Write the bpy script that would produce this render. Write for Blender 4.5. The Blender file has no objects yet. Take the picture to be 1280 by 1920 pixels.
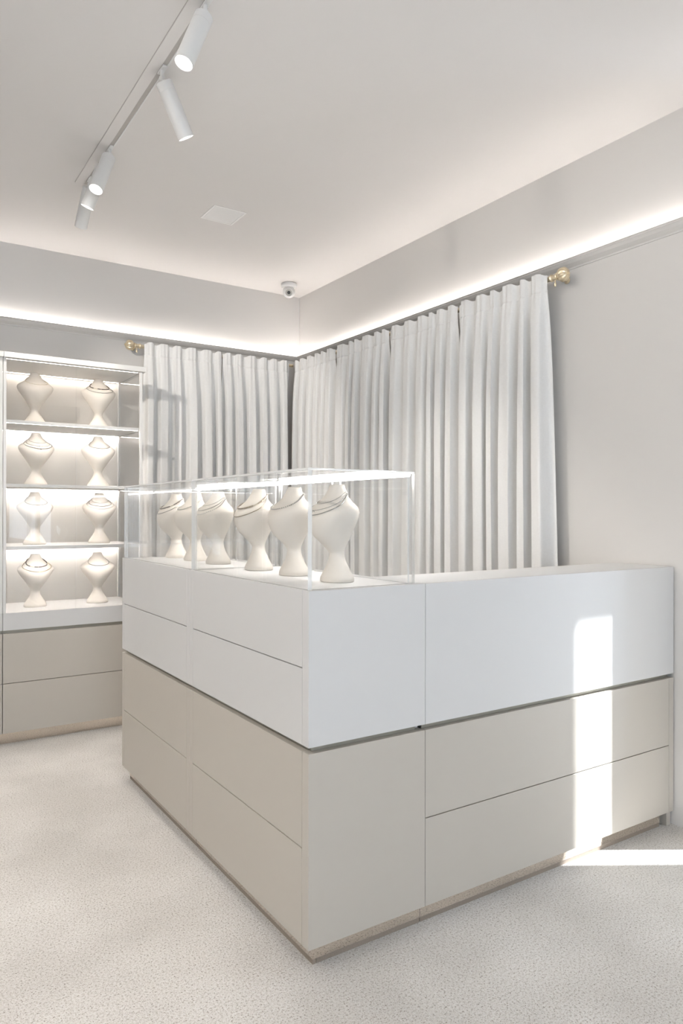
import bpy, bmesh, math, random
from mathutils import Vector, Matrix

# ------------------------------------------------------------------ camera
S = bpy.context.scene
COL = S.collection
PI = math.pi
CAMH = 1.25
F_PX = 1348.68
yaw, pitch, roll = math.radians(33.258), math.atan(1.73 / F_PX), 0.0016
fw = Vector((math.sin(yaw), math.cos(yaw), 0)); rt = Vector((math.cos(yaw), -math.sin(yaw), 0)); up = Vector((0, 0, 1))
fw, up = fw * math.cos(pitch) + up * math.sin(pitch), up * math.cos(pitch) - fw * math.sin(pitch)
rt, up = rt * math.cos(roll) + up * math.sin(roll), up * math.cos(roll) - rt * math.sin(roll)
cam = bpy.data.cameras.new('camera')
cam.sensor_fit = 'VERTICAL'; cam.sensor_height = 36.0; cam.sensor_width = 24.0
cam.lens = F_PX / 1920 * 36.0
cam.clip_start = 0.05
camo = bpy.data.objects.new('camera', cam); COL.objects.link(camo)
camo.matrix_world = Matrix(((rt.x, up.x, -fw.x, 0), (rt.y, up.y, -fw.y, 0), (rt.z, up.z, -fw.z, CAMH), (0, 0, 0, 1)))
S.camera = camo

# ------------------------------------------------------------------ light of the place
SKY = 6.3
SUN = 20.0
COVE = 45.0
COVE_FAR = 3.0
SHELF_LED = 48.0
CASE_LED = 66.0
SPOT_W = 25.0
FILL_W = 36.0  # power of the added, unseen fill spotlights
EXPOSURE = 0.13
S.view_settings.view_transform = 'Standard'
S.view_settings.look = 'None'
S.view_settings.gamma = 1.0
S.view_settings.use_curve_mapping = False
S.view_settings.exposure = EXPOSURE
S.cycles.max_bounces = 8
S.cycles.diffuse_bounces = 4
S.cycles.glossy_bounces = 4
S.cycles.transparent_max_bounces = 24
S.cycles.adaptive_threshold = 0.08
S.cycles.adaptive_min_samples = 20
S.cycles.sample_clamp_indirect = 6.0
S.cycles.caustics_reflective = False
S.cycles.caustics_refractive = False

w = bpy.data.worlds.new('sky'); S.world = w; w.use_nodes = True
bg = w.node_tree.nodes['Background']
bg.inputs[0].default_value = (0.755, 0.865, 1.0, 1); bg.inputs[1].default_value = SKY

sun = bpy.data.lights.new('sun', 'SUN'); sun.energy = SUN; sun.angle = math.radians(0.8); sun.color = (0.94, 0.97, 1.0)
suno = bpy.data.objects.new('sun', sun); COL.objects.link(suno)
SUN_EL = math.radians(45)
to_sun = Vector((0.843 * math.cos(SUN_EL), -0.538 * math.cos(SUN_EL), math.sin(SUN_EL)))
suno.rotation_euler = to_sun.to_track_quat('Z', 'Y').to_euler(); suno.location = (6, -2, 6)

def portal(name, loc, rot, sx, sy):
    l = bpy.data.lights.new(name, 'AREA'); l.shape = 'RECTANGLE'; l.size = sx; l.size_y = sy
    l.cycles.is_portal = True
    o = bpy.data.objects.new(name, l); COL.objects.link(o); o.location = loc; o.rotation_euler = rot
    return o

# ------------------------------------------------------------------ room numbers (metres)
XW, YW, ZC = 2.7045, 4.707, 2.869          # right wall, back wall, ceiling
XL, YF = -3.0, -3.0                        # left wall, shop front
RW_END = 1.427                             # the right wall stops here: entrance recess beyond
REC_Y, REC_X = 0.98, 4.5                   # entrance recess: door plane, far end
portal('portal_shopfront', (-0.5, YF + 0.02, 1.3), (PI / 2, 0, PI), 2.4, 2.2)
portal('portal_entrance', (3.75, REC_Y + 0.02, 1.14), (PI / 2, 0, PI), 1.1, 2.27)


# ------------------------------------------------------------------ materials
def newmat(name):
    m = bpy.data.materials.new(name); m.use_nodes = True
    nt = m.node_tree; nt.nodes.clear()
    out = nt.nodes.new('ShaderNodeOutputMaterial')
    return m, nt, out
def N(nt, t, **kw):
    n = nt.nodes.new(t)
    for k, v in kw.items(): setattr(n, k, v)
    return n
def pbr(name, col, rough=0.5, metal=0.0, spec=0.5, noise=0.0, nscale=40.0, bump=0.0, bscale=300.0, coat=0.0):
    m, nt, out = newmat(name)
    b = N(nt, 'ShaderNodeBsdfPrincipled'); nt.links.new(b.outputs[0], out.inputs[0])
    b.inputs['Base Color'].default_value = (*col, 1); b.inputs['Roughness'].default_value = rough
    b.inputs['Metallic'].default_value = metal; b.inputs['Specular IOR Level'].default_value = spec
    if coat: b.inputs['Coat Weight'].default_value = coat
    tc = N(nt, 'ShaderNodeTexCoord')
    if noise:
        n = N(nt, 'ShaderNodeTexNoise'); n.inputs['Scale'].default_value = nscale; n.inputs['Detail'].default_value = 4
        r = N(nt, 'ShaderNodeMixRGB'); r.inputs[1].default_value = (*[c * (1 - noise) for c in col], 1); r.inputs[2].default_value = (*[min(1, c * (1 + noise)) for c in col], 1)
        nt.links.new(tc.outputs['Object'], n.inputs['Vector']); nt.links.new(n.outputs['Fac'], r.inputs[0]); nt.links.new(r.outputs[0], b.inputs['Base Color'])
    if bump:
        n2 = N(nt, 'ShaderNodeTexNoise'); n2.inputs['Scale'].default_value = bscale; n2.inputs['Detail'].default_value = 3
        bp = N(nt, 'ShaderNodeBump'); bp.inputs['Strength'].default_value = bump; bp.inputs['Distance'].default_value = 0.001
        nt.links.new(tc.outputs['Object'], n2.inputs['Vector']); nt.links.new(n2.outputs['Fac'], bp.inputs['Height']); nt.links.new(bp.outputs[0], b.inputs['Normal'])
    return m
def emit(name, col, strength):
    m, nt, out = newmat(name)
    e = N(nt, 'ShaderNodeEmission'); e.inputs[0].default_value = (*col, 1); e.inputs[1].default_value = strength
    nt.links.new(e.outputs[0], out.inputs[0]); return m
def glass_mat(name, tint=(0.985, 0.99, 0.988), ior=1.48):
    m, nt, out = newmat(name)
    tr = N(nt, 'ShaderNodeBsdfTransparent'); tr.inputs[0].default_value = (*tint, 1)
    gl = N(nt, 'ShaderNodeBsdfGlossy'); gl.inputs['Roughness'].default_value = 0.0; gl.inputs[0].default_value = (1, 1, 1, 1)
    geo = N(nt, 'ShaderNodeNewGeometry'); mx = N(nt, 'ShaderNodeMix')
    mx.inputs[2].default_value = ior; mx.inputs[3].default_value = 1 / ior
    fr = N(nt, 'ShaderNodeFresnel'); ms = N(nt, 'ShaderNodeMixShader')
    nt.links.new(geo.outputs['Backfacing'], mx.inputs[0]); nt.links.new(mx.outputs[0], fr.inputs['IOR'])
    nt.links.new(fr.outputs[0], ms.inputs[0]); nt.links.new(tr.outputs[0], ms.inputs[1]); nt.links.new(gl.outputs[0], ms.inputs[2])
    nt.links.new(ms.outputs[0], out.inputs[0]); return m
def glass_edge_mat(name):
    m, nt, out = newmat(name)
    tr = N(nt, 'ShaderNodeBsdfTransparent'); tr.inputs[0].default_value = (0.95, 0.97, 0.96, 1)
    b = N(nt, 'ShaderNodeBsdfPrincipled'); b.inputs['Base Color'].default_value = (0.93, 0.93, 0.92, 1); b.inputs['Roughness'].default_value = 0.25
    ms = N(nt, 'ShaderNodeMixShader'); ms.inputs[0].default_value = 0.72
    nt.links.new(tr.outputs[0], ms.inputs[1]); nt.links.new(b.outputs[0], ms.inputs[2]); nt.links.new(ms.outputs[0], out.inputs[0]); return m
def carpet_mat():
    m, nt, out = newmat('carpet')
    b = N(nt, 'ShaderNodeBsdfPrincipled'); nt.links.new(b.outputs[0], out.inputs[0])
    b.inputs['Roughness'].default_value = 0.95; b.inputs['Specular IOR Level'].default_value = 0.1
    b.inputs['Sheen Weight'].default_value = 0.15
    tc = N(nt, 'ShaderNodeTexCoord')
    def noise(sc, det):
        n = N(nt, 'ShaderNodeTexNoise'); n.inputs['Scale'].default_value = sc; n.inputs['Detail'].default_value = det
        nt.links.new(tc.outputs['Object'], n.inputs['Vector']); return n
    fleck = noise(330, 2); tuft = noise(160, 3); nap = noise(2.3, 4)
    r = N(nt, 'ShaderNodeValToRGB')
    e = r.color_ramp.elements
    e[0].position = 0.36; e[0].color = (0.30, 0.26, 0.22, 1); e[1].position = 0.60; e[1].color = (0.93, 0.91, 0.885, 1)
    x = e.new(0.42); x.color = (0.70, 0.66, 0.615, 1); x = e.new(0.49); x.color = (0.84, 0.81, 0.775, 1)
    add = N(nt, 'ShaderNodeMath', operation='ADD'); mul = N(nt, 'ShaderNodeMath', operation='MULTIPLY'); mul.inputs[1].default_value = 0.5
    nt.links.new(fleck.outputs['Fac'], add.inputs[0]); nt.links.new(tuft.outputs['Fac'], add.inputs[1]); nt.links.new(add.outputs[0], mul.inputs[0])
    nt.links.new(mul.outputs[0], r.inputs[0])
    rn = N(nt, 'ShaderNodeValToRGB'); q = rn.color_ramp.elements
    q[0].position = 0.35; q[0].color = (0.87, 0.86, 0.845, 1); q[1].position = 0.65; q[1].color = (1.04, 1.035, 1.03, 1)
    nt.links.new(nap.outputs['Fac'], rn.inputs[0])
    mm = N(nt, 'ShaderNodeMixRGB', blend_type='MULTIPLY'); mm.inputs[0].default_value = 1
    nt.links.new(r.outputs[0], mm.inputs[1]); nt.links.new(rn.outputs[0], mm.inputs[2]); nt.links.new(mm.outputs[0], b.inputs['Base Color'])
    bp = N(nt, 'ShaderNodeBump'); bp.inputs['Strength'].default_value = 0.9; bp.inputs['Distance'].default_value = 0.006
    nt.links.new(mul.outputs[0], bp.inputs['Height']); nt.links.new(bp.outputs[0], b.inputs['Normal'])
    return m
def linen_mat():
    m, nt, out = newmat('linen')
    b = N(nt, 'ShaderNodeBsdfPrincipled'); b.inputs['Roughness'].default_value = 0.9; b.inputs['Specular IOR Level'].default_value = 0.15
    b.inputs['Sheen Weight'].default_value = 0.25
    tc = N(nt, 'ShaderNodeTexCoord'); uv = N(nt, 'ShaderNodeMapping'); uv.inputs['Scale'].default_value = (500, 500, 60)
    uv2 = N(nt, 'ShaderNodeMapping'); uv2.inputs['Scale'].default_value = (60, 60, 600)
    n1 = N(nt, 'ShaderNodeTexNoise'); n2 = N(nt, 'ShaderNodeTexNoise'); n1.inputs['Scale'].default_value = 1; n2.inputs['Scale'].default_value = 1
    nt.links.new(tc.outputs['Object'], uv.inputs[0]); nt.links.new(tc.outputs['Object'], uv2.inputs[0])
    nt.links.new(uv.outputs[0], n1.inputs['Vector']); nt.links.new(uv2.outputs[0], n2.inputs['Vector'])
    a = N(nt, 'ShaderNodeMath', operation='ADD'); nt.links.new(n1.outputs['Fac'], a.inputs[0]); nt.links.new(n2.outputs['Fac'], a.inputs[1])
    r = N(nt, 'ShaderNodeMapRange'); r.inputs[1].default_value = 0.6; r.inputs[2].default_value = 1.4
    nt.links.new(a.outputs[0], r.inputs[0])
    c = N(nt, 'ShaderNodeMixRGB'); c.inputs[1].default_value = (0.86, 0.855, 0.84, 1); c.inputs[2].default_value = (0.93, 0.925, 0.915, 1)
    nt.links.new(r.outputs[0], c.inputs[0]); nt.links.new(c.outputs[0], b.inputs['Base Color'])
    bp = N(nt, 'ShaderNodeBump'); bp.inputs['Strength'].default_value = 0.25; bp.inputs['Distance'].default_value = 0.001
    nt.links.new(r.outputs[0], bp.inputs['Height']); nt.links.new(bp.outputs[0], b.inputs['Normal'])
    t = N(nt, 'ShaderNodeBsdfTranslucent'); t.inputs[0].default_value = (0.8, 0.78, 0.75, 1)
    ms = N(nt, 'ShaderNodeMixShader'); ms.inputs[0].default_value = 0.05
    nt.links.new(b.outputs[0], ms.inputs[1]); nt.links.new(t.outputs[0], ms.inputs[2]); nt.links.new(ms.outputs[0], out.inputs[0]); return m

M = dict(
    wall=pbr('wall_paint', (0.76, 0.735, 0.705), 0.7, spec=0.25, bump=0.05, bscale=120),
    ceiling=pbr('ceiling_paint', (0.73, 0.705, 0.682), 0.8, spec=0.2, bump=0.03, bscale=120),
    trim=pbr('trim_paint', (0.76, 0.735, 0.705), 0.6, spec=0.3),
    carpet=carpet_mat(), linen=linen_mat(),
    white=pbr('white_lacquer', (0.70, 0.693, 0.683), 0.42, spec=0.4, noise=0.01, nscale=3),
    topwhite=pbr('worktop_white', (0.84, 0.835, 0.825), 0.4, spec=0.4, noise=0.01, nscale=3),
    greige=pbr('greige_lacquer', (0.56, 0.52, 0.462), 0.42, spec=0.4, noise=0.01, nscale=3),
    carcass=pbr('carcass_dark', (0.16, 0.15, 0.135), 0.7, noise=0.05, nscale=20),
    groove=pbr('groove_profile', (0.42, 0.40, 0.34), 0.35, metal=0.3),
    mirror_plinth=pbr('bronze_mirror_plinth', (0.84, 0.765, 0.68), 0.03, metal=1.0, noise=0.01, nscale=5),
    shelfwhite=pbr('shelf_white', (0.83, 0.82, 0.80), 0.35, spec=0.4, noise=0.01, nscale=5),
    backpanel=pbr('cabinet_back', (0.80, 0.765, 0.715), 0.5, spec=0.3, noise=0.01, nscale=4),
    glass=glass_mat('clear_glass', (0.992, 0.993, 0.992), 1.45), glass_edge=glass_edge_mat('glass_edge'),
    brass=pbr('brushed_gold', (0.93, 0.81, 0.60), 0.33, metal=1.0, noise=0.05, nscale=60),
    velvet=pbr('cream_velvet', (0.84, 0.785, 0.71), 0.85, spec=0.15, noise=0.06, nscale=9, bump=0.08, bscale=500),
    lampwhite=pbr('lamp_white', (0.74, 0.735, 0.72), 0.4, noise=0.01, nscale=20),
    lens_lamp=emit('lamp_glow', (1.0, 0.95, 0.87), 9.0),
    led_cove=emit('cove_led', (1.0, 0.935, 0.90), COVE),
    led_cove_far=emit('cove_led_far', (1.0, 0.935, 0.90), COVE_FAR),
    led_shelf=emit('shelf_led', (1.0, 0.925, 0.87), SHELF_LED * 1.35),
    led_canopy=emit('canopy_led', (1.0, 0.88, 0.78), SHELF_LED * 0.45),
    led_case=emit('case_led', (1.0, 0.97, 0.95), CASE_LED),
    silver=pbr('silver', (0.60, 0.59, 0.575), 0.22, metal=1.0, noise=0.03, nscale=200),
    gold=pbr('gold', (0.80, 0.62, 0.34), 0.25, metal=1.0, noise=0.03, nscale=200),
    darkbead=pbr('dark_beads', (0.13, 0.10, 0.085), 0.25, noise=0.3, nscale=300),
    bronzebead=pbr('bronze_beads', (0.40, 0.33, 0.24), 0.3, metal=0.6, noise=0.2, nscale=300),
    pearl=pbr('pearl', (0.80, 0.72, 0.56), 0.25, noise=0.03, nscale=100, coat=0.4),
    blackglass=pbr('lens_black', (0.03, 0.027, 0.025), 0.1, noise=0.1, nscale=50),
    greymetal=pbr('grey_metal', (0.35, 0.33, 0.30), 0.35, metal=0.8, noise=0.05, nscale=50),
    camwhite=pbr('camera_white', (0.84, 0.83, 0.81), 0.35, noise=0.01, nscale=20),
    plinth_shade=pbr('plinth_shade_brown', (0.30, 0.25, 0.205), 0.8, noise=0.2, nscale=200),  # shade at the plinth foot put into a colour
    slot=pbr('slot_grey', (0.44, 0.415, 0.39), 0.5, noise=0.05, nscale=30),
)

# ------------------------------------------------------------------ mesh helpers
def bm_box(bm, x0, x1, y0, y1, z0, z1, bevel=0.0, seg=1):
    r = bmesh.ops.create_cube(bm, size=1)
    vs = r['verts']
    for v in vs:
        v.co = Vector((x0 + (v.co.x + 0.5) * (x1 - x0), y0 + (v.co.y + 0.5) * (y1 - y0), z0 + (v.co.z + 0.5) * (z1 - z0)))
    if bevel:
        es = list({e for v in vs for e in v.link_edges})
        bmesh.ops.bevel(bm, geom=es, offset=bevel, segments=seg, affect='EDGES', profile=0.5)
    return bm
def box(x0, x1, y0, y1, z0, z1, bevel=0.0, seg=1):
    return bm_box(bmesh.new(), x0, x1, y0, y1, z0, z1, bevel, seg)
def frame_of(d):
    d = d.normalized(); a = Vector((0, 0, 1)) if abs(d.z) < 0.9 else Vector((1, 0, 0))
    u = d.cross(a).normalized(); return u, d.cross(u).normalized()
def bm_lathe(bm, prof, origin=(0, 0, 0), axis=(0, 0, 1), n=24, flutes=0, famp=0.0, fr=(0, 1)):
    """prof: list of (radius, distance along axis)"""
    o = Vector(origin); d = Vector(axis).normalized(); u, v = frame_of(d)
    rings = []
    for k, (r, h) in enumerate(prof):
        ring = []
        for i in range(n):
            a = 2 * PI * i / n
            rr = r
            if flutes and fr[0] <= k <= fr[1]: rr = r * (1 + famp * math.cos(flutes * a + 0.35 * (k - fr[0])))
            ring.append(bm.verts.new(o + d * h + (u * math.cos(a) + v * math.sin(a)) * max(rr, 1e-5)))
        rings.append(ring)
    for k in range(len(rings) - 1):
        for i in range(n):
            j = (i + 1) % n
            bm.faces.new((rings[k][i], rings[k][j], rings[k + 1][j], rings[k + 1][i]))
    bm.faces.new(rings[0][::-1]); bm.faces.new(rings[-1])
    return bm
def bm_tube(bm, pts, r, n=8, closed=False):
    pts = [Vector(p) for p in pts]; m = len(pts); rings = []
    u = None
    for i, p in enumerate(pts):
        if closed: d = (pts[(i + 1) % m] - pts[i - 1])
        else: d = pts[min(i + 1, m - 1)] - pts[max(i - 1, 0)]
        d.normalize()
        if u is None: u, v = frame_of(d)
        else:
            u = (u - d * u.dot(d)).normalized(); v = d.cross(u)
        rings.append([bm.verts.new(p + (u * math.cos(2 * PI * k / n) + v * math.sin(2 * PI * k / n)) * r) for k in range(n)])
    for i in range(m if closed else m - 1):
        A, B = rings[i], rings[(i + 1) % m]
        off = 0
        if closed and i == m - 1:
            off = min(range(n), key=lambda s: (A[0].co - B[s].co).length)
        for k in range(n):
            bm.faces.new((A[k], A[(k + 1) % n], B[(k + 1 + off) % n], B[(k + off) % n]))
    if not closed:
        bm.faces.new(rings[0][::-1]); bm.faces.new(rings[-1])
    return bm
def finish(name, bm, mats, smooth=False):
    bmesh.ops.recalc_face_normals(bm, faces=bm.faces[:])
    me = bpy.data.meshes.new(name); bm.to_mesh(me); bm.free()
    for m in (mats if isinstance(mats, (list, tuple)) else [mats]): me.materials.append(M[m] if isinstance(m, str) else m)
    if smooth:
        me.polygons.foreach_set('use_smooth', [True] * len(me.polygons))
        try: me.set_sharp_from_angle(angle=math.radians(40))
        except Exception: pass
    return me
def wloc(o):
    l = Vector((0, 0, 0))
    while o is not None: l += o.location; o = o.parent
    return l
def part(name, bm, mats, parent, smooth=False, label=None, origin=None):
    """mesh given in world coordinates, linked as a child of parent (all parents unrotated while building)"""
    base = wloc(parent)
    bmesh.ops.translate(bm, verts=bm.verts[:], vec=-base)
    o = bpy.data.objects.new(name, finish(name, bm, mats, smooth)); COL.objects.link(o); o.parent = parent
    if label: o['label'] = label
    return o
def thing(name, label, cat, loc=(0, 0, 0), group=None, rotz=0):
    o = bpy.data.objects.new(name, None); COL.objects.link(o); o.location = loc; o.rotation_euler = (0, 0, rotz)
    o.empty_display_size = 0.1
    o['label'] = label; o['category'] = cat
    if group: o['group'] = group
    return o
def solo(name, bm, mats, label, cat, group=None, smooth=False, loc=None):
    if loc is not None: bmesh.ops.translate(bm, verts=bm.verts[:], vec=-Vector(loc))
    o = bpy.data.objects.new(name, finish(name, bm, mats, smooth)); COL.objects.link(o)
    if loc is not None: o.location = loc
    o['label'] = label; o['category'] = cat
    if group: o['group'] = group
    return o
def struct(name, bm, mats, parent=None, smooth=False):
    o = bpy.data.objects.new(name, finish(name, bm, mats, smooth)); COL.objects.link(o)
    if parent: o.parent = parent
    else: o['kind'] = 'structure'
    return o
def glass_pane(name, parent, x0, x1, y0, y1, z0, z1, edge='glass_edge'):
    bm = box(x0, x1, y0, y1, z0, z1)
    d = (x1 - x0, y1 - y0, z1 - z0); thin = d.index(min(d))
    bm.faces.ensure_lookup_table(); bm.normal_update()
    for fce in bm.faces: fce.material_index = 0 if abs(fce.normal[thin]) > 0.5 else 1
    return part(name, bm, ['glass', edge], parent)

# ------------------------------------------------------------------ the setting
T = 0.16; TE = 0.06
struct('floor', bm_box(box(XL, XW, YF, YW, -0.1, 0), XW, REC_X, REC_Y - TE, RW_END, -0.1, 0), 'carpet')
struct('ceiling', bm_box(box(XL - T, XW + T, YF - T, YW + T, ZC, ZC + 0.12), XW + T, REC_X + T, REC_Y - TE, RW_END + T, ZC, ZC + 0.12), 'ceiling')
struct('wall_back', box(XL - T, XW + T, YW, YW + T, -0.1, ZC), 'wall')
struct('wall_right', box(XW, XW + T, RW_END, YW, -0.1, ZC), 'wall')
struct('wall_left', box(XL - T, XL, YF, YW, -0.1, ZC), 'wall')
# entrance recess, out of frame to the right
struct('wall_recess', box(XW + T, REC_X, RW_END, RW_END + T, -0.1, ZC), 'wall')
struct('wall_recess_end', box(REC_X, REC_X + T, REC_Y - TE, RW_END + T, -0.1, ZC), 'wall')
struct('wall_right_front', box(XW, XW + T, YF, REC_Y - TE, -0.1, ZC), 'wall')
DX0, DX1, DZ = 3.205, 4.3, 2.272
bm = box(XW, DX0, REC_Y - TE, REC_Y, -0.1, ZC); bm_box(bm, DX1, REC_X, REC_Y - TE, REC_Y, -0.1, ZC); bm_box(bm, DX0, DX1, REC_Y - TE, REC_Y, DZ, ZC)
struct('wall_entrance', bm, 'wall')
dr = thing('door_1', '', '', (DX0, REC_Y, 0)); del dr['label'], dr['category']; dr['kind'] = 'structure'
glass_pane('door_pane', dr, DX0 + 0.004, DX1 - 0.004, REC_Y - 0.045, REC_Y - 0.035, 0.01, DZ - 0.004)
part('door_handle', bm_tube(bmesh.new(), [(DX1 - 0.1, REC_Y - 0.034, 0.95), (DX1 - 0.1, REC_Y + 0.01, 0.95), (DX1 - 0.1, REC_Y + 0.01, 1.25), (DX1 - 0.1, REC_Y - 0.034, 1.25)], 0.012), 'brass', dr, True)
# shop front; unseen window added for daylight, behind the photographer
WX0, WX1, WZ0, WZ1 = -1.7, 0.7, 0.2, 2.4
bm = box(XL - T, WX0, YF - T, YF, -0.1, ZC); bm_box(bm, WX1, XW + T, YF - T, YF, -0.1, ZC)
bm_box(bm, WX0, WX1, YF - T, YF, -0.1, WZ0); bm_box(bm, WX0, WX1, YF - T, YF, WZ1, ZC)
struct('wall_front', bm, 'wall')
wn = thing('added_window', '', '', (WX0, YF, WZ0)); del wn['label'], wn['category']; wn['kind'] = 'structure'
for k in range(3):
    a = WX0 + k * (WX1 - WX0) / 3; b = WX0 + (k + 1) * (WX1 - WX0) / 3
    glass_pane('window_pane', wn, a + 0.03, b - 0.03, YF - 0.10, YF - 0.09, WZ0 + 0.03, WZ1 - 0.03)
    part('window_frame', bm_box(bm_box(bm_box(box(a, a + 0.03, YF - 0.12, YF - 0.07, WZ0, WZ1), b - 0.03, b, YF - 0.12, YF - 0.07, WZ0, WZ1), a + 0.03, b - 0.03, YF - 0.12, YF - 0.07, WZ0, WZ0 + 0.03), a + 0.03, b - 0.03, YF - 0.12, YF - 0.07, WZ1 - 0.03, WZ1), 'trim', wn)

# cove cornice: a small sprung moulding with an LED strip lying on its top
LD, LZ, LB = 0.05, 2.412, 2.374
prof = [(0.0, LB), (0.006, LB), (0.008, LB + 0.006), (0.016, LB + 0.010), (0.030, LB + 0.018), (0.042, LB + 0.028), (0.047, LZ - 0.005), (LD, LZ - 0.003), (LD, LZ), (LD - 0.005, LZ), (LD - 0.006, LZ - 0.010), (0.0, LZ - 0.010)]
def cornice(name, a, b, inward, mitre=(True, True), led='led_cove'):
    """a->b along the wall foot line, inward = unit vector into the room"""
    a, b, inn = Vector(a), Vector(b), Vector(inward); d = (b - a).normalized(); bm = bmesh.new()
    A = [bm.verts.new(a + inn * o + Vector((0, 0, z)) + d * (o if mitre[0] else 0)) for o, z in prof]
    B = [bm.verts.new(b + inn * o + Vector((0, 0, z)) - d * (o if mitre[1] else 0)) for o, z in prof]
    n = len(prof)
    for i in range(n): bm.faces.new((A[i], A[(i + 1) % n], B[(i + 1) % n], B[i]))
    bm.faces.new(A[::-1]); bm.faces.new(B)
    t = struct(name, bm, 'trim')
    p, q = a + d * 0.045 + inn * 0.014, b - d * 0.045 + inn * 0.014
    lo = Vector((min(p.x, q.x), min(p.y, q.y), 0)); hi = Vector((max(p.x, q.x), max(p.y, q.y), 0))
    ex = Vector((abs(inn.x), abs(inn.y), 0)) * 0.005
    struct('led_strip', box(lo.x - ex.x, hi.x + ex.x, lo.y - ex.y, hi.y + ex.y, LZ - 0.0098, LZ - 0.006), led, t)
cornice('trim_1', (XL, YW, 0), (XW, YW, 0), (0, -1, 0))
cornice('trim_2', (XW, YW, 0), (XW, RW_END, 0), (-1, 0, 0), (True, False))
cornice('trim_3', (XL, YF, 0), (XL, YW, 0), (1, 0, 0), led='led_cove_far')
cornice('trim_4', (XW, YF, 0), (XL, YF, 0), (0, 1, 0), led='led_cove_far')
cornice('trim_5', (XW, REC_Y - TE, 0), (XW, YF, 0), (-1, 0, 0), (False, True), led='led_cove_far')

# ------------------------------------------------------------------ sales counter
XC, YC, ZT = 0.998, 1.683, 1.0364
ZB, ZS, ZLT, ZU, ZS2 = 0.0585, 0.3253, 0.5925, 0.6095, 0.822   # panel foot, seam, lower top, upper foot, upper seam
G = 0.0015     # half a joint
FT = 0.019     # front thickness
BV = 0.0008
XE = 1.408     # end of the left wing
def plinth(parent, segs):
    for (x0, x1, y0, y1) in segs:
        part('plinth', box(x0, x1, y0, y1, 0.015, ZB), 'mirror_plinth', parent)
        part('shade_strip', box(x0 + 0.001, x1 - 0.001, y0 + 0.001, y1 - 0.001, 0, 0.015), 'plinth_shade', parent)  # dark strip painted in for the shaded band at the plinth foot

def wing_unit(label, y0, y1, ys0, ys1):
    """one unit of the glass-topped wing; drawers look towards -X. ys0/ys1: inner edges of its side panels"""
    t = thing('display_counter', label, 'counter', (XC, y0, 0), 'glass topped sales counter units')
    part('carcass', box(XC + FT + 0.004, XE - 0.022, ys0 + 0.001, ys1 - 0.001, ZB, ZT - 0.02), 'carcass', t)
    for a, b in ((y0, ys0 - G / 2), (ys1 + G / 2, y1)):
        part('side_panel', box(XC, XE - 0.0, a, b, ZB, ZLT, BV), 'greige', t)
        if a == YC or b == YE: part('side_panel', box(XC, XE - 0.0, a, b, ZU, ZT, BV), 'white', t)
        else:
            part('side_panel', box(XC + FT + 0.0004, XE - 0.0, a, b, ZU, ZT - 0.02), 'white', t)
            part('edge_strip', box(XC, XC + FT, a, b, ZU, ZT, BV), 'white', t)
        part('side_panel', box(XC + 0.022, XE - 0.022, a + (0.022 if a == y0 and y0 == YC else 0.001), b - 0.001, ZLT - 0.001, ZU + 0.001), 'groove', t)
    for z0, z1, m in ((ZB, ZS - G, 'greige'), (ZS + G, ZLT, 'greige'), (ZU, ZS2 - G, 'white'), (ZS2 + G, ZT, 'white')):
        part('drawer', box(XC, XC + FT, ys0 + G / 2, ys1 - G / 2, z0, z1, BV), m, t)
    part('handle_groove', box(XC + 0.020, XC + 0.0235, ys0, ys1, ZLT - 0.012, ZU + 0.012), 'groove', t)
    part('back_panel', box(XE - 0.020, XE, ys0 + G / 2, ys1 - G / 2, ZB, ZT - 0.02, BV), 'white', t)
    return t
YM = 2.552; YE = 3.405
near = wing_unit('near glass-topped counter unit with four handleless drawers at the front corner', YC, YM - G / 2, 1.7185, 2.5205)
far = wing_unit('far glass-topped counter unit with four handleless drawers, opposite the lit shelves', YM + G / 2, YE, 2.5825, 3.3745)
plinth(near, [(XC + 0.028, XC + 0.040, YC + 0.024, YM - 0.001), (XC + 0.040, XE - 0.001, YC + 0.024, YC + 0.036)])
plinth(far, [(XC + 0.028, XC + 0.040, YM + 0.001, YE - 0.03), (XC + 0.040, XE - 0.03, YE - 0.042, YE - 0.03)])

YB = 1.955; XR = XW - 0.007
ret = thing('return_counter', 'long counter return running to the right wall, sunlit white panel over two drawers', 'counter', (XE, YC, 0))
part('carcass', box(XE + 0.004, 2.664, YC + FT + 0.004, YB - 0.022, ZB, ZT - 0.02), 'carcass', ret)
part('front_panel', box(XE + G, XR, YC, YC + FT, ZU, ZT, BV), 'white', ret)
part('drawer', box(XE + G, 2.666 - G / 2, YC, YC + FT, ZB, ZS - G, BV), 'greige', ret)
part('drawer', box(XE + G, 2.666 - G / 2, YC, YC + FT, ZS + G, ZLT, BV), 'greige', ret)
part('side_panel', box(2.666 + G / 2, XR, YC, YB, ZB, ZLT, BV), 'greige', ret)
part('side_panel', box(2.668, XR, YC + FT + 0.001, YB, ZU, ZT - 0.02, BV), 'white', ret)
part('handle_groove', box(XE + 0.002, 2.667, YC + 0.020, YC + 0.0235, ZLT - 0.012, ZU + 0.012), 'groove', ret)
part('groove_end', box(2.667, XR - 0.002, YC + 0.026, YB - 0.01, ZLT, ZU), 'groove', ret)
part('back_panel', box(XE + G, 2.664, YB - 0.02, YB, ZB, ZT - 0.02, BV), 'white', ret)
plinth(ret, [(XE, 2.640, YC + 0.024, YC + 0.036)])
part('foot', box(2.668, XR - 0.004, YC + 0.012, YC + 0.05, 0, ZB), 'greige', ret)

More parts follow.
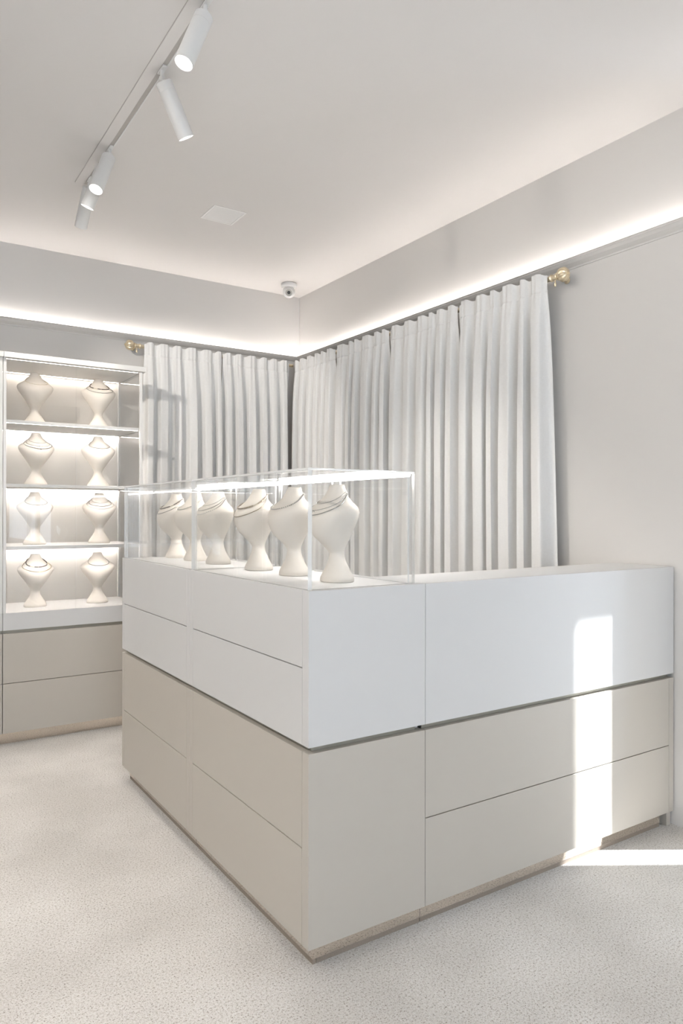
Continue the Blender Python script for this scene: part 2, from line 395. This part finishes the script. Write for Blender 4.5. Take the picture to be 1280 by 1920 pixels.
# worktop, L-shaped, lying flush behind the fronts
bm = bmesh.new()
o_ = FT + 0.0001
L = [(XC + o_, YC + 0.0351), (XE + 0.0, YC + 0.0351), (XE + 0.0, YC + o_), (XR, YC + o_), (XR, YB), (XE, YB), (XE, YE - 0.031), (XC + o_, YE - 0.031)]
lo = [bm.verts.new((x, y, ZT - 0.0195)) for x, y in L]; hi = [bm.verts.new((x, y, ZT)) for x, y in L]
bm.faces.new(hi); bm.faces.new(lo[::-1])
for i in range(len(L)): bm.faces.new((lo[i], lo[(i + 1) % 8], hi[(i + 1) % 8], hi[i]))
solo('counter_worktop', bm, 'topwhite', 'white L-shaped worktop under the glass cases', 'worktop', loc=(XC, YC, ZT - 0.0195))

# ------------------------------------------------------------------ glass cases on the counter
CX0, CX1, CZ1, GT, GP = 1.006, 1.381, 1.3745, 0.013, 0.006
def glass_case(label, y0, y1):
    t = thing('glass_case', label, 'display case', (CX0, y0, ZT), 'glass cases on the counter')
    z0 = ZT + 0.0004
    glass_pane('front_pane', t, CX0, CX0 + GT, y0, y1, z0, CZ1 - GP)
    glass_pane('end_pane', t, CX0 + GT + 0.0005, CX1, y0, y0 + GT, z0, CZ1 - GP)
    glass_pane('end_pane', t, CX0 + GT + 0.0005, CX1, y1 - GT, y1, z0, CZ1 - GP)
    glass_pane('sliding_door', t, CX1 - 0.016, CX1 - 0.010, y0 + GT + 0.001, (y0 + y1) / 2 + 0.02, z0, CZ1 - 0.0155)
    glass_pane('sliding_door', t, CX1 - 0.008, CX1 - 0.002, (y0 + y1) / 2 - 0.02, y1 - GT - 0.001, z0, CZ1 - 0.0155)
    glass_pane('top_pane', t, CX0, CX1, y0, y1, CZ1 - GP + 0.0003, CZ1)
    b = part('light_bar', box(CX1 - 0.0060, CX1 - 0.0020, y0 + GT + 0.001, y1 - GT - 0.001, CZ1 - 0.0110, CZ1 - GP - 0.0005), 'lampwhite', t)
    part('led_diffuser', box(CX1 - 0.0200, CX1 - 0.0062, y0 + GT + 0.003, y1 - GT - 0.003, CZ1 - 0.0135, CZ1 - GP - 0.0005), 'led_case', b)
    return t
glass_case('near clear glass case with a light bar, at the front corner of the counter', YC + 0.019, YM - 0.003)
glass_case('far clear glass case with a light bar, further along the counter', YM + 0.003, YE - 0.001)

# ------------------------------------------------------------------ lit wall cabinet
KX0, KX1, KY0, KY1 = 0.598, 1.355, 4.222, 4.70
KZG0, KZG1, KZT = 0.596, 0.6125, 0.7075
def wall_cabinet(dx, lab_base, lab_vit, over=0.015):
    x0, x1 = KX0 + dx, KX1 + dx
    t = thing('base_cabinet', lab_base, 'cabinet', (x0, KY0, 0), 'drawer cabinets on the back wall')
    part('carcass', box(x0 + 0.018, x1 - 0.018, KY0 + 0.024, KY1, 0.06, KZG1 + 0.001), 'carcass', t)
    part('side_panel', box(x0 + G, x0 + 0.0175, KY0 + 0.0235, KY1, 0.06, KZG0, BV), 'greige', t)
    part('side_panel', box(x1 - 0.0175, x1, KY0 + 0.0235, KY1, 0.06, KZG0, BV), 'greige', t)
    part('drawer', box(x0 + G, x1 - G / 2, KY0, KY0 + FT, 0.06, 0.328 - G, BV), 'greige', t)
    part('drawer', box(x0 + G, x1 - G / 2, KY0, KY0 + FT, 0.328 + G, KZG0, BV), 'greige', t)
    part('handle_groove', box(x0 + 0.001, x1, KY0 + 0.020, KY0 + 0.0233, KZG0 - 0.01, KZG1 + 0.001), 'groove', t)
    part('plinth', box(x0, x1, KY0 + 0.025, KY0 + 0.037, 0, 0.06), 'mirror_plinth', t)
    part('top_box', box(x0 + G, x1, KY0, KY1, KZG1 + 0.0015, KZT, BV), 'white', t)
    v = thing('lit_display_cabinet', lab_vit, 'display cabinet', (x0, KY0, KZT), 'lit glass display cabinets on the back wall')
    zt0, zt1 = 2.083, 2.112
    part('canopy', box(x0 - 0.0 + 0.001, x1 + over, KY0 - 0.018, KY1, zt0, zt1, 0.001), 'shelfwhite', v)
    part('back_panel', box(x0 + 0.002, x1, KY1 - 0.016, KY1, KZT, zt0), 'backpanel', v)
    for px in (x0 + 0.001, x1 - 0.016):
        part('post', box(px, px + 0.015, KY0, KY0 + 0.015, KZT, zt0, 0.0008), 'shelfwhite', v)
        part('post', box(px, px + 0.015, KY1 - 0.032, KY1 - 0.0165, KZT, zt0, 0.0008), 'shelfwhite', v)
        glass_pane('side_pane', v, px + 0.005, px + 0.010, KY0 + 0.0155, KY1 - 0.0325, KZT + 0.0005, zt0 - 0.0005)
    xm = (x0 + x1) / 2
    glass_pane('sliding_door', v, x0 + 0.017, xm + 0.003, KY0 + 0.003, KY0 + 0.007, KZT + 0.0005, zt0 - 0.0005, 'glass')
    glass_pane('sliding_door', v, xm - 0.003, x1 - 0.017, KY0 + 0.010, KY0 + 0.014, KZT + 0.0005, zt0 - 0.0005, 'glass')
    tops = [(zt0, None)]
    for z0, z1 in ((1.737, 1.7525), (1.390, 1.405), (1.0475, 1.0655)):
        part('shelf', box(x0 + 0.017, x1 - 0.017, KY0 + 0.016, KY1 - 0.0165, z0, z1, 0.0008), 'shelfwhite', v); tops.append((z0, z1))
    for z0, _ in tops:
        part('shelf_lip', box(x0 + 0.0175, x1 - 0.0175, KY0 + 0.0165, KY0 + 0.0195, z0 - 0.0018, z0 - 0.0001), 'shelfwhite', v)
        part('led_strip', box(x0 + 0.02, x1 - 0.02, KY1 - 0.046, KY1 - 0.036, z0 - 0.0007, z0 - 0.0002), 'led_canopy' if z0 == zt0 else 'led_shelf', v)
        part('led_strip', box(x0 + 0.02, x1 - 0.02, KY0 + 0.022, KY0 + 0.032, z0 - 0.0007, z0 - 0.0002), 'led_canopy' if z0 == zt0 else 'led_shelf', v)
    return t, v
wall_cabinet(0, 'greige two-drawer base cabinet under the lit necklace shelves', 'white four-tier lit cabinet with glass doors showing eight necklace busts')
wall_cabinet(-(KX1 - KX0) - 0.001, 'base cabinet at the far left edge of the photo, cut off by the frame', 'lit cabinet at the far left edge of the photo, cut off by the frame', 0.0)

# ------------------------------------------------------------------ necklace busts
BH = 0.300
#  t, half width, front depth, back depth
BP = [(0, .0600, .0480, .0480), (.006, .0625, .0500, .0500), (.035, .0622, .0498, .0498), (.060, .0590, .0470, .0470), (.11, .0490, .0400, .0395), (.17, .0370, .0320, .031),
      (.23, .0270, .0265, .0245), (.29, .0232, .0245, .0220), (.34, .0280, .0325, .0240), (.40, .0390, .0455, .0290), (.46, .0510, .0560, .0340), (.52, .0630, .0630, .0390),
      (.58, .0765, .0668, .0430), (.63, .0875, .0675, .0465), (.68, .0955, .0655, .0485), (.715, .0985, .0620, .0490), (.745, .0970, .0575, .0478), (.772, .0900, .0528, .0450),
      (.80, .0775, .0475, .0408), (.832, .0620, .0412, .0360), (.868, .0480, .0350, .0315), (.91, .0372, .0298, .0285), (.95, .0305, .0262, .0260), (.985, .0262, .0235, .0240), (1.0, .0250, .0225, .0230)]
def bust_prof(t):
    t = min(max(t, 0), 1)
    for i in range(len(BP) - 1):
        if BP[i][0] <= t <= BP[i + 1][0]:
            a, b = BP[i], BP[i + 1]; k = (t - a[0]) / (b[0] - a[0])
            def cr(j):
                p0 = BP[max(i - 1, 0)][j]; p1, p2 = a[j], b[j]; p3 = BP[min(i + 2, len(BP) - 1)][j]
                return p1 + (p2 - p1) * k * k * (3 - 2 * k) * 0.0 + (p2 - p1) * k
            return cr(1), cr(2), cr(3)
    return BP[-1][1:]
def bust_pt(t, ph):
    """ph = 0 is the chest (towards -Y), local coordinates"""
    a, bf, bb = bust_prof(t)
    c, s = math.cos(ph), math.sin(ph)
    q = 1 + 0.28 * min(1, max(0, (t - 0.32) / 0.15)) * min(1, max(0, (0.98 - t) / 0.2))
    y = -(bf if c > 0 else bb) * c * q
    lean = 0.006 * math.sin(PI * min(1, max(0, (t - 0.3) / 0.7)))
    return Vector((a * s, y - lean, t * BH))
def bust_mesh():
    bm = bmesh.new(); n = 36; rings = []
    ts = [p[0] for p in BP]
    tt = []
    for i in range(len(ts) - 1):
        tt += [ts[i], (ts[i] + ts[i + 1]) / 2]
    tt.append(1.0)
    for t in tt: rings.append([bm.verts.new(bust_pt(t, 2 * PI * k / n)) for k in range(n)])
    for i in range(len(rings) - 1):
        for k in range(n): bm.faces.new((rings[i][k], rings[i][(k + 1) % n], rings[i + 1][(k + 1) % n], rings[i + 1][k]))
    bm.faces.new(rings[0][::-1])
    inner = [bm.verts.new(Vector((v.co.x * 0.9, v.co.y * 0.9, v.co.z + 0.0015))) for v in rings[-1]]
    for k in range(n): bm.faces.new((rings[-1][k], rings[-1][(k + 1) % n], inner[(k + 1) % n], inner[k]))
    bm.faces.new(inner)
    return finish('bust', bm, 'velvet', True)
BUST = bust_mesh()
def curve_pt(tb, tf, ph, off):
    t = tb - (tb - tf) * ((1 + math.cos(ph)) / 2) ** 1.75
    p = bust_pt(t, ph); e = 0.01
    n = (bust_pt(t, ph + e) - p).cross(bust_pt(t + e, ph) - p)
    n.normalize()
    if n.dot(Vector((p.x, p.y, 0))) < 0: n = -n
    return p + n * off
def loop_mesh(kind, tb, tf):
    bm = bmesh.new(); n = 72
    if kind == 'chain':
        bm_tube(bm, [curve_pt(tb, tf, 2 * PI * k / n, 0.0010) for k in range(n)], 0.0009, 6, True)
    elif kind == 'cord':
        bm_tube(bm, [curve_pt(tb, tf, 2 * PI * k / n, 0.0016) for k in range(n)], 0.0015, 6, True)
    elif kind == 'beads':
        m = 76
        for k in range(m):
            p = curve_pt(tb, tf, 2 * PI * k / m, 0.0022)
            bmesh.ops.create_icosphere(bm, subdivisions=1, radius=0.0026, matrix=Matrix.Translation(p))
    elif kind == 'bars':
        # groups of dark tube beads with small gaps
        for k in range(26):
            if k % 7 in (3,): continue
            a0 = 2 * PI * (k + 0.06) / 26; a1 = 2 * PI * (k + 0.94) / 26
            bm_tube(bm, [curve_pt(tb, tf, a0 + (a1 - a0) * j / 2, 0.0030) for j in range(3)], 0.0027, 8)
    elif kind == 'links':
        for k in range(26):
            if k % 7 not in (3,): continue
            for j in range(3):
                p = curve_pt(tb, tf, 2 * PI * (k + 0.2 + 0.3 * j) / 26, 0.0028)
                bmesh.ops.create_icosphere(bm, subdivisions=1, radius=0.0027, matrix=Matrix.Translation(p))
        bm_tube(bm, [curve_pt(tb, tf, 2 * PI * k / n, 0.0024) for k in range(n)], 0.0008, 5, True)
    return bm
def ring_pendant(tb, tf, r=0.0048):
    c = curve_pt(tb, tf, 0, 0.0022) + Vector((0, -0.0008, -r - 0.0012))
    p = [c + Vector((r * math.cos(2 * PI * k / 20), -0.0012 * math.sin(2 * PI * k / 20), r * math.sin(2 * PI * k / 20))) for k in range(20)]
    return bm_tube(bmesh.new(), p, 0.0010, 6, True)
def drop_pendant(tb, tf):
    c = curve_pt(tb, tf, 0, 0.0026)
    bm = bmesh.new(); bmesh.ops.create_icosphere(bm, subdivisions=2, radius=0.0026, matrix=Matrix.Translation(c + Vector((0, -0.001, -0.004)))); return bm
def necklace(label, loc, rotz, parts, group):
    t = thing('necklace', label, 'necklace', loc, group, rotz)
    for kind, mat, tb, tf in parts:
        if kind == 'ring': bm = ring_pendant(tb, tf); nm = 'ring_pendant'
        elif kind == 'drop': bm = drop_pendant(tb, tf); nm = 'pendant'
        elif kind == 'bars': bm = loop_mesh(kind, tb, tf); nm = 'bead_row'
        elif kind == 'links': bm = loop_mesh(kind, tb, tf); nm = 'spacer_row'
        else: bm = loop_mesh(kind, tb, tf); nm = {'chain': 'chain', 'cord': 'chain', 'beads': 'bead_strand'}[kind]
        o = bpy.data.objects.new(nm, finish(nm, bm, mat, True)); COL.objects.link(o); o.parent = t
    return t
def bust(label, loc, rotz, group):
    o = bpy.data.objects.new('necklace_bust', BUST); COL.objects.link(o); o.location = loc; o.rotation_euler = (0, 0, rotz)
    o['label'] = label; o['category'] = 'bust'; o['group'] = group
    return o
SETS = {
    'pearl': [('beads', 'pearl', .93, .745)],
    'dark': [('bars', 'darkbead', .93, .765), ('links', 'pearl', .93, .765), ('cord', 'greymetal', .915, .69)],
    'darkgold': [('bars', 'darkbead', .93, .765), ('links', 'pearl', .93, .765), ('cord', 'gold', .915, .68)],
    'bronze': [('bars', 'bronzebead', .93, .755), ('links', 'pearl', .93, .755), ('cord', 'bronzebead', .915, .66)],
    'ringtriple': [('chain', 'silver', .94, .80), ('chain', 'silver', .925, .735), ('ring', 'silver', .925, .735), ('cord', 'silver', .915, .685), ('drop', 'silver', .915, .685)],
    'triple': [('chain', 'silver', .94, .80), ('cord', 'silver', .925, .735), ('beads', 'silver', .915, .68)],
    'single': [('cord', 'silver', .93, .75)],
    'beaded': [('beads', 'silver', .93, .745)],
}
rows = [KZT, 1.0655, 1.405, 1.7525]
SH = [ # row from the top, left or right, bust label, necklace label, set
    (3, 0, 'cream bust on the top shelf wearing a single pale pearl strand', 'single pale pearl strand on the left bust of the top shelf', 'pearl'),
    (3, 1, 'cream bust on the top shelf wearing dark beads', 'dark bead collar and dark chain on the right bust of the top shelf', 'dark'),
    (2, 0, 'cream bust on the second shelf down wearing layered chains with a ring', 'layered silver chains with ring pendant, left bust of the second shelf down', 'ringtriple'),
    (2, 1, 'cream bust on the second shelf down wearing one thin chain', 'thin silver chain on the right bust of the second shelf down', 'single'),
    (1, 0, 'cream bust on the third shelf down wearing one thin chain', 'thin silver chain on the left bust of the third shelf down', 'single'),
    (1, 1, 'cream bust on the third shelf down wearing three layered chains', 'three layered silver chains on the right bust of the third shelf down', 'triple'),
    (0, 0, 'cream bust on the cabinet floor wearing dark beads and gold chain', 'dark bead collar with gold chain on the lowest left bust of the cabinet', 'darkgold'),
    (0, 1, 'cream bust on the cabinet floor wearing one thin chain', 'thin silver chain on the lowest right bust of the cabinet', 'single'),
]
SX = [0.797, 1.148]
JIT = [(0.0, .06), (.008, -.05), (.006, .12), (.006, -.03), (.0, .05), (.014, -.1), (.004, .04), (.004, -.08)]
for i, (r, c, lb, ln, st) in enumerate(SH):
    loc = (SX[c] + JIT[i][0], 4.445, rows[r] + 0.0003); rz = JIT[i][1]
    bust(lb, loc, rz, 'busts in the lit cabinet'); necklace(ln, loc, rz, SETS[st], 'necklaces in the lit cabinet')
CT = [
    (1.885, 'cream bust at the front corner of the counter wearing layered chains and ring', 'layered silver chains with ring on the counter bust nearest the corner', 'ringtriple', -.05),
    (2.155, 'second counter bust from the front corner, one beaded strand', 'single silver beaded strand on the second counter bust from the corner', 'beaded', .02),
    (2.425, 'third counter bust from the front corner, bronze beads and chain', 'bronze bead collar and chain on the third counter bust from the corner', 'bronze', .04),
    (2.800, 'fourth counter bust from the front corner, pale layered chains', 'pale layered chains on the fourth counter bust from the corner', 'triple', .0),
    (3.050, 'fifth counter bust from the front corner, half hidden behind the case joint', 'thin chain on the fifth counter bust, half hidden behind the case joint', 'single', .03),
    (3.287, 'last counter bust at the far end of the glass cases, dark beads', 'dark bead collar and chain on the last counter bust at the far end', 'dark', -.02),
]
for y, lb, ln, st, j in CT:
    loc = (1.22, y, ZT + 0.0003); rz = -PI / 2 + j
    bust(lb, loc, rz, 'busts in the counter cases'); necklace(ln, loc, rz, SETS[st], 'necklaces in the counter cases')

# ------------------------------------------------------------------ curtains and rods
RZ = 2.330
def curtain(label, a, b, normal, nf, seed, free0=0.0, free1=0.0, group='linen curtain panels'):
    """hangs from a to b (points on the rod line), normal points into the room"""
    rnd = random.Random(seed)
    a, b, nn = Vector(a), Vector(b), Vector(normal); d = (b - a).normalized(); L = (b - a).length
    wts = [0.55 + rnd.random() * 0.9 for _ in range(nf)]; tot = sum(wts); cum = [0]
    for q in wts: cum.append(cum[-1] + q / tot)
    amp = [0.75 + 0.5 * rnd.random() for _ in range(nf + 1)]
    skew = [rnd.uniform(-0.35, 0.35) for _ in range(nf + 1)]
    nu, zs = nf * 26 + 1, []
    ztop, zst, zbot = RZ + 0.020, RZ - 0.058, 0.012
    zs = [ztop, ztop - 0.004, RZ + 0.010, RZ, RZ - 0.012, RZ - 0.025, RZ - 0.04, zst + 0.005, zst, zst - 0.006] + [zst - 0.02 - (zst - 0.02 - zbot) * ((k / 34) ** 1.35) for k in range(35)]
    p1, p2, p3 = rnd.random() * 6, rnd.random() * 6, rnd.random() * 6
    bm = bmesh.new(); grid = []
    for z in zs:
        drop = max(0, zst - z); k = 1 - math.exp(-drop / 0.22); row = []
        low = drop / 2.25
        for i in range(nu):
            s = i / (nu - 1)
            s2 = min(max(s + 0.010 * k * math.sin(2.2 * z + p1 + 5 * s) * math.sin(PI * s), 0), 1)
            j = 0
            while j < nf - 1 and s2 > cum[j + 1]: j += 1
            fr = (s2 - cum[j]) / (cum[j + 1] - cum[j]); ph = 2 * PI * fr
            A = amp[j] * (1 - fr) + amp[j + 1] * fr
            sn = -math.cos(ph)
            wv = (math.tanh(2.1 * (sn + 0.30)) - math.tanh(2.1 * -0.70)) / (math.tanh(2.1 * 1.3) - math.tanh(2.1 * -0.70)) * 2 - 1
            full = 0.034 * A * wv + (0.0035 * math.sin(2 * ph + p2 + 1.5 * z + j) + 0.003 * skew[j] * math.sin(ph) * 3) * k
            head = 0.0105 * A * wv + 0.0022 * math.sin(2 * PI * s * nf * 3.3 + p3) * (0.4 + 0.6 * (wv > 0))
            off = head * (1 - k) + full * k
            if abs(z - zst) < 0.001: off -= 0.0030
            lat = L / nf * 0.085 * math.sin(2 * ph) * k * A + skew[j] * 0.016 * k * wv
            lat += -free0 * low * (1 - s) ** 3 + free1 * low * s ** 3
            u = s * L + lat
            # hems turn back a little towards the wall
            edge = min(s, 1 - s) * L
            off -= 0.012 * k * max(0, 1 - edge / 0.02)
            row.append(bm.verts.new(a + d * u + nn * (0.029 + off - 0.002 * k) + Vector((0, 0, z - RZ + (0.006 * wv * max(0, (z - RZ) / 0.02))))))
        grid.append(row)
    for r in range(len(grid) - 1):
        for i in range(nu - 1): bm.faces.new((grid[r][i], grid[r][i + 1], grid[r + 1][i + 1], grid[r + 1][i]))
    o = solo('curtain', bm, 'linen', label, 'curtain', group, True, loc=(a.x, a.y, 0))
    return o
YR, XRD = 4.622, 2.620
zr = RZ
curtain('pale linen curtain on the back wall, next to the lit cabinet', (1.487, YR, zr), (2.032, YR, zr), (0, -1, 0), 6, 3, free0=0.03)
curtain('pale linen curtain on the back wall, next to the room corner', (2.036, YR, zr), (2.556, YR, zr), (0, -1, 0), 6, 11)
ys = [4.585, 4.037, 3.444, 2.839, 2.240]
labs = ['pale linen curtain on the right wall, closest to the room corner', 'pale linen curtain on the right wall, second panel from the room corner',
        'pale linen curtain on the right wall, third panel from the room corner', 'pale linen curtain on the right wall, last panel beside the gold finial']
for i in range(4):
    curtain(labs[i], (XRD, ys[i] - 0.006, zr), (XRD, ys[i + 1] + 0.006, zr), (-1, 0, 0), [6, 6, 6, 6][i], 21 + i, free1=0.06 if i == 3 else 0.0)

def rod(label, a, b, wall_dir, end_axis, reach):
    """rod from a (plain end in the corner) to b (finial end); wall_dir points to the wall"""
    a, b, wd, ax = Vector(a), Vector(b), Vector(wall_dir), Vector(end_axis)
    t = thing('curtain_rod', label, 'curtain rod', tuple(b), 'gold curtain rods')
    part('pole', bm_tube(bmesh.new(), [a, a.lerp(b, .5), b], 0.0115, 16), 'brass', t, True)
    part('collar', bm_lathe(bmesh.new(), [(0.012, -0.004), (0.016, -0.004), (0.0175, 0.0), (0.016, 0.004), (0.013, 0.006), (0.0135, 0.03), (0.017, 0.031), (0.0185, 0.035), (0.017, 0.039), (0.012, 0.040)], b, ax, 24), 'brass', t, True)
    fb = []
    for k in range(15):
        q = PI * (k + 0.6) / 15.2
        fb.append((0.031 * math.sin(q) ** 0.85, 0.040 + 0.026 - 0.027 * math.cos(q)))
    part('finial', bm_lathe(bmesh.new(), [(0.010, 0.038)] + fb + [(0.006, 0.0935), (0.0065, 0.097), (0.003, 0.099)], b, ax, 72, 10, 0.085, (1, 15)), 'brass', t, True)
    c = b + ax * 0.020
    br = part('bracket', bm_lathe(bm_tube(bmesh.new(), [c + wd * 0.012, c + wd * 0.04, c + wd * (reach - 0.006)], 0.006, 12), [(0.016, 0), (0.016, 0.003), (0.011, 0.007)], c + wd * (reach - 0.0005), -wd, 24), 'brass', t, True)
    part('screw', bm_lathe(bmesh.new(), [(0.0028, 0), (0.0028, 0.014), (0.0055, 0.016), (0.006, 0.026), (0.004, 0.030)], c + Vector((0, 0, -0.013)), (0, 0, -1), 14), 'brass', br, True)
rod('gold curtain rod on the back wall with finial above the lit cabinet', (2.600, YR, zr), (1.464, YR, zr), (0, 1, 0), (-1, 0, 0), YW - YR)
rod('gold curtain rod on the right wall with fluted finial at its near end', (XRD, 4.605, zr), (XRD, 2.236, zr), (1, 0, 0), (0, -1, 0), XW - XRD)

# ------------------------------------------------------------------ ceiling: track, spotlights, hatch, camera
TX0, TX1, SX0, SX1, TY1 = 0.838, 0.902, 0.8795, 0.8965, 3.660
def track(label, dx):
    t = thing('light_track', label, 'light track', (TX0 + dx, TY1, ZC), 'recessed ceiling light tracks')
    zt = ZC - 0.003
    part('cover', box(TX0 + dx, SX0 + dx, -1.2, TY1, zt, ZC - 0.0002, 0.0006), 'ceiling', t)
    part('rim', box(SX1 + dx, TX1 + dx, -1.2, TY1, zt, ZC - 0.0002, 0.0006), 'lampwhite', t)
    part('shadow_line_strip', box(TX0 + dx - 0.0022, TX0 + dx - 0.0002, -1.2, TY1, ZC - 0.0008, ZC - 0.0002), 'slot', t)  # grey strip painted in for the cover's shadow line
    part('slot', box(SX0 + dx, SX1 + dx, -1.2, TY1 - 0.004, ZC - 0.0012, ZC - 0.0002), 'slot', t)
track('long white track recessed in the ceiling with a dark slot', 0)
DX2 = -2.4
track('added second ceiling track for fill light, outside the frame on the left', DX2)  # unseen track added to carry the fill spotlights
def spot(label, y, theta_img, k, ln=0.195, r=0.030, aim_w=SPOT_W, cone=60, x=0.888, aim=None, group='white cylinder spotlights on the track'):
    """theta_img: direction of the barrel in the photo (x right, y down); k: how far the lens turns to the camera"""
    P = Vector((x, y, ZC - 0.0030))
    rv = (P - Vector((0, 0, CAMH))).normalized()
    e1 = (rt - rv * rt.dot(rv)).normalized(); e2 = (-up - rv * (-up).dot(rv)); e2 = (e2 - e1 * e2.dot(e1)).normalized()
    tx, ty = theta_img; q = math.hypot(tx, ty)
    d = (rv * (-k) + (e1 * (tx / q) + e2 * (ty / q)) * math.sqrt(1 - k * k)).normalized()
    if aim: d = Vector(aim).normalized()
    t = thing('track_spotlight', label, 'spotlight', tuple(P), group)
    part('adapter', box(P.x - 0.0075, P.x + 0.0075, P.y - 0.03, P.y + 0.03, ZC - 0.008, ZC - 0.0014, 0.001), 'lampwhite', t)
    J = P + Vector((0, 0, -0.030))
    part('stem', bm_tube(bmesh.new(), [P + Vector((0, 0, -0.005)), J], 0.0065, 12), 'lampwhite', t, True)
    side = d.cross(Vector((0, 0, 1))); side = side.normalized() if side.length > 0.05 else Vector((1, 0, 0))
    part('joint', bm_lathe(bmesh.new(), [(0.0075, -0.009), (0.0085, -0.007), (0.0085, 0.007), (0.0075, 0.009)], J, side, 16), 'lampwhite', t, True)
    st = J + d * 0.014
    b = part('barrel', bm_lathe(bmesh.new(), [(0.006, -0.014), (0.006, 0.0), (r - 0.003, 0.0), (r, 0.002), (r, 0.030), (r - 0.0006, 0.0305), (r - 0.0006, 0.0312), (r, 0.0317), (r, ln), (r - 0.0022, ln), (r - 0.004, ln - 0.010), (r - 0.012, ln - 0.016)], st, d, 40), 'lampwhite', t, True)
    part('lens', bm_lathe(bmesh.new(), [(r - 0.0045, ln - 0.0085), (r - 0.0048, ln - 0.0065), (r - 0.012, ln - 0.0050)], st, d, 40), 'lens_lamp', b, True)
    l = bpy.data.lights.new('spot_light', 'SPOT'); l.energy = aim_w; l.spot_size = math.radians(cone); l.spot_blend = 0.6; l.shadow_soft_size = 0.022; l.color = (1.0, 0.935, 0.86)
    lo = bpy.data.objects.new('spot_light', l); COL.objects.link(lo); lo.parent = t
    lo.location = st + d * (ln + 0.004) - P; lo.rotation_euler = (-d).to_track_quat('Z', 'Y').to_euler()
    return t
spot('track spotlight nearest the camera, its lit round lens turned towards us', 2.147, (-.52, .82), .70)
spot('second track spotlight from the camera, barrel slanting down to the right', 2.551, (34, 104), .20, aim_w=45.0, cone=75)
spot('third track spotlight from the camera, lit lens seen as an oval', 3.232, (-.50, .86), .68)
spot('fourth track spotlight, mostly hidden behind the third, lens a thin sliver', 3.325, (-.48, .87), .20)
spot('last track spotlight at the far end, barrel hanging with no lens visible', 3.580, (-.34, .94), -.22)

for y_, a_, o_n in ((0.2, (1, .15, -.75), 'first'), (1.1, (1, .05, -.80), 'second'), (2.0, (1, -.12, -.78), 'third'), (2.9, (1, -.35, -.80), 'fourth')):  # unseen spotlights added to fill the room with light
    spot('added fill spotlight on the second track left of the frame, ' + o_n + ' from the shop window', y_, (0, 1), 0, x=0.888 + DX2, aim=a_, aim_w=FILL_W, cone=110, group='added fill spotlights on the second track')
spot('added accent spotlight left of the frame, its narrow beam aimed at the back curtains', 1.45, (0, 1), 0, x=0.888 + DX2, aim=(3.62, 3.15, -1.15), aim_w=300.0, cone=25, group='added fill spotlights on the second track')  # unseen narrow beam added to brighten the back curtains
hx0, hx1, hy0, hy1 = 1.512, 1.700, 3.525, 3.722
t = thing('ceiling_hatch', 'small square white access panel flush in the ceiling', 'access panel', (hx0, hy0, ZC))
bm = box(hx0, hx1, hy0, hy0 + 0.010, ZC - 0.003, ZC - 0.0002, 0.0005); bm_box(bm, hx0, hx1, hy1 - 0.010, hy1, ZC - 0.003, ZC - 0.0002, 0.0005)
bm_box(bm, hx0, hx0 + 0.010, hy0 + 0.010, hy1 - 0.010, ZC - 0.003, ZC - 0.0002, 0.0005); bm_box(bm, hx1 - 0.010, hx1, hy0 + 0.010, hy1 - 0.010, ZC - 0.003, ZC - 0.0002, 0.0005)
part('frame', bm, 'camwhite', t)
part('panel', box(hx0 + 0.0115, hx1 - 0.0115, hy0 + 0.0115, hy1 - 0.0115, ZC - 0.0022, ZC - 0.0002, 0.0005), 'lampwhite', t)

cc = Vector((2.475, 4.455, ZC))
t = thing('security_camera', 'white dome security camera with black lens on the ceiling near the corner', 'camera', tuple(cc))
part('base', bm_lathe(bmesh.new(), [(0.050, 0.0002), (0.054, 0.003), (0.056, 0.012), (0.054, 0.024), (0.048, 0.030)], cc, (0, 0, -1), 40), 'camwhite', t, True)
ball = cc + Vector((0, 0, -0.058)); look = (Vector((0.2, 0.6, 1.0)) - ball).normalized()
R_ = 0.043
part('housing', bm_lathe(bmesh.new(), [(R_ * math.sin(PI * k / 18), -R_ * math.cos(PI * k / 18)) for k in range(1, 15)] + [(0.029, R_ * 0.80), (0.027, R_ * 0.92), (0.0245, R_ * 0.92), (0.0235, R_ * 0.86)], ball, look, 40), 'camwhite', t, True)
ln_ = part('lens', bm_lathe(bmesh.new(), [(0.0233, R_ * 0.80), (0.0233, R_ * 0.875), (0.012, R_ * 0.865)], ball, look, 32), 'greymetal', t, True)
part('lens_glass', bm_lathe(bmesh.new(), [(0.0115, R_ * 0.86), (0.0112, R_ * 0.905), (0.006, R_ * 0.93)], ball, look, 24), 'blackglass', ln_, True)
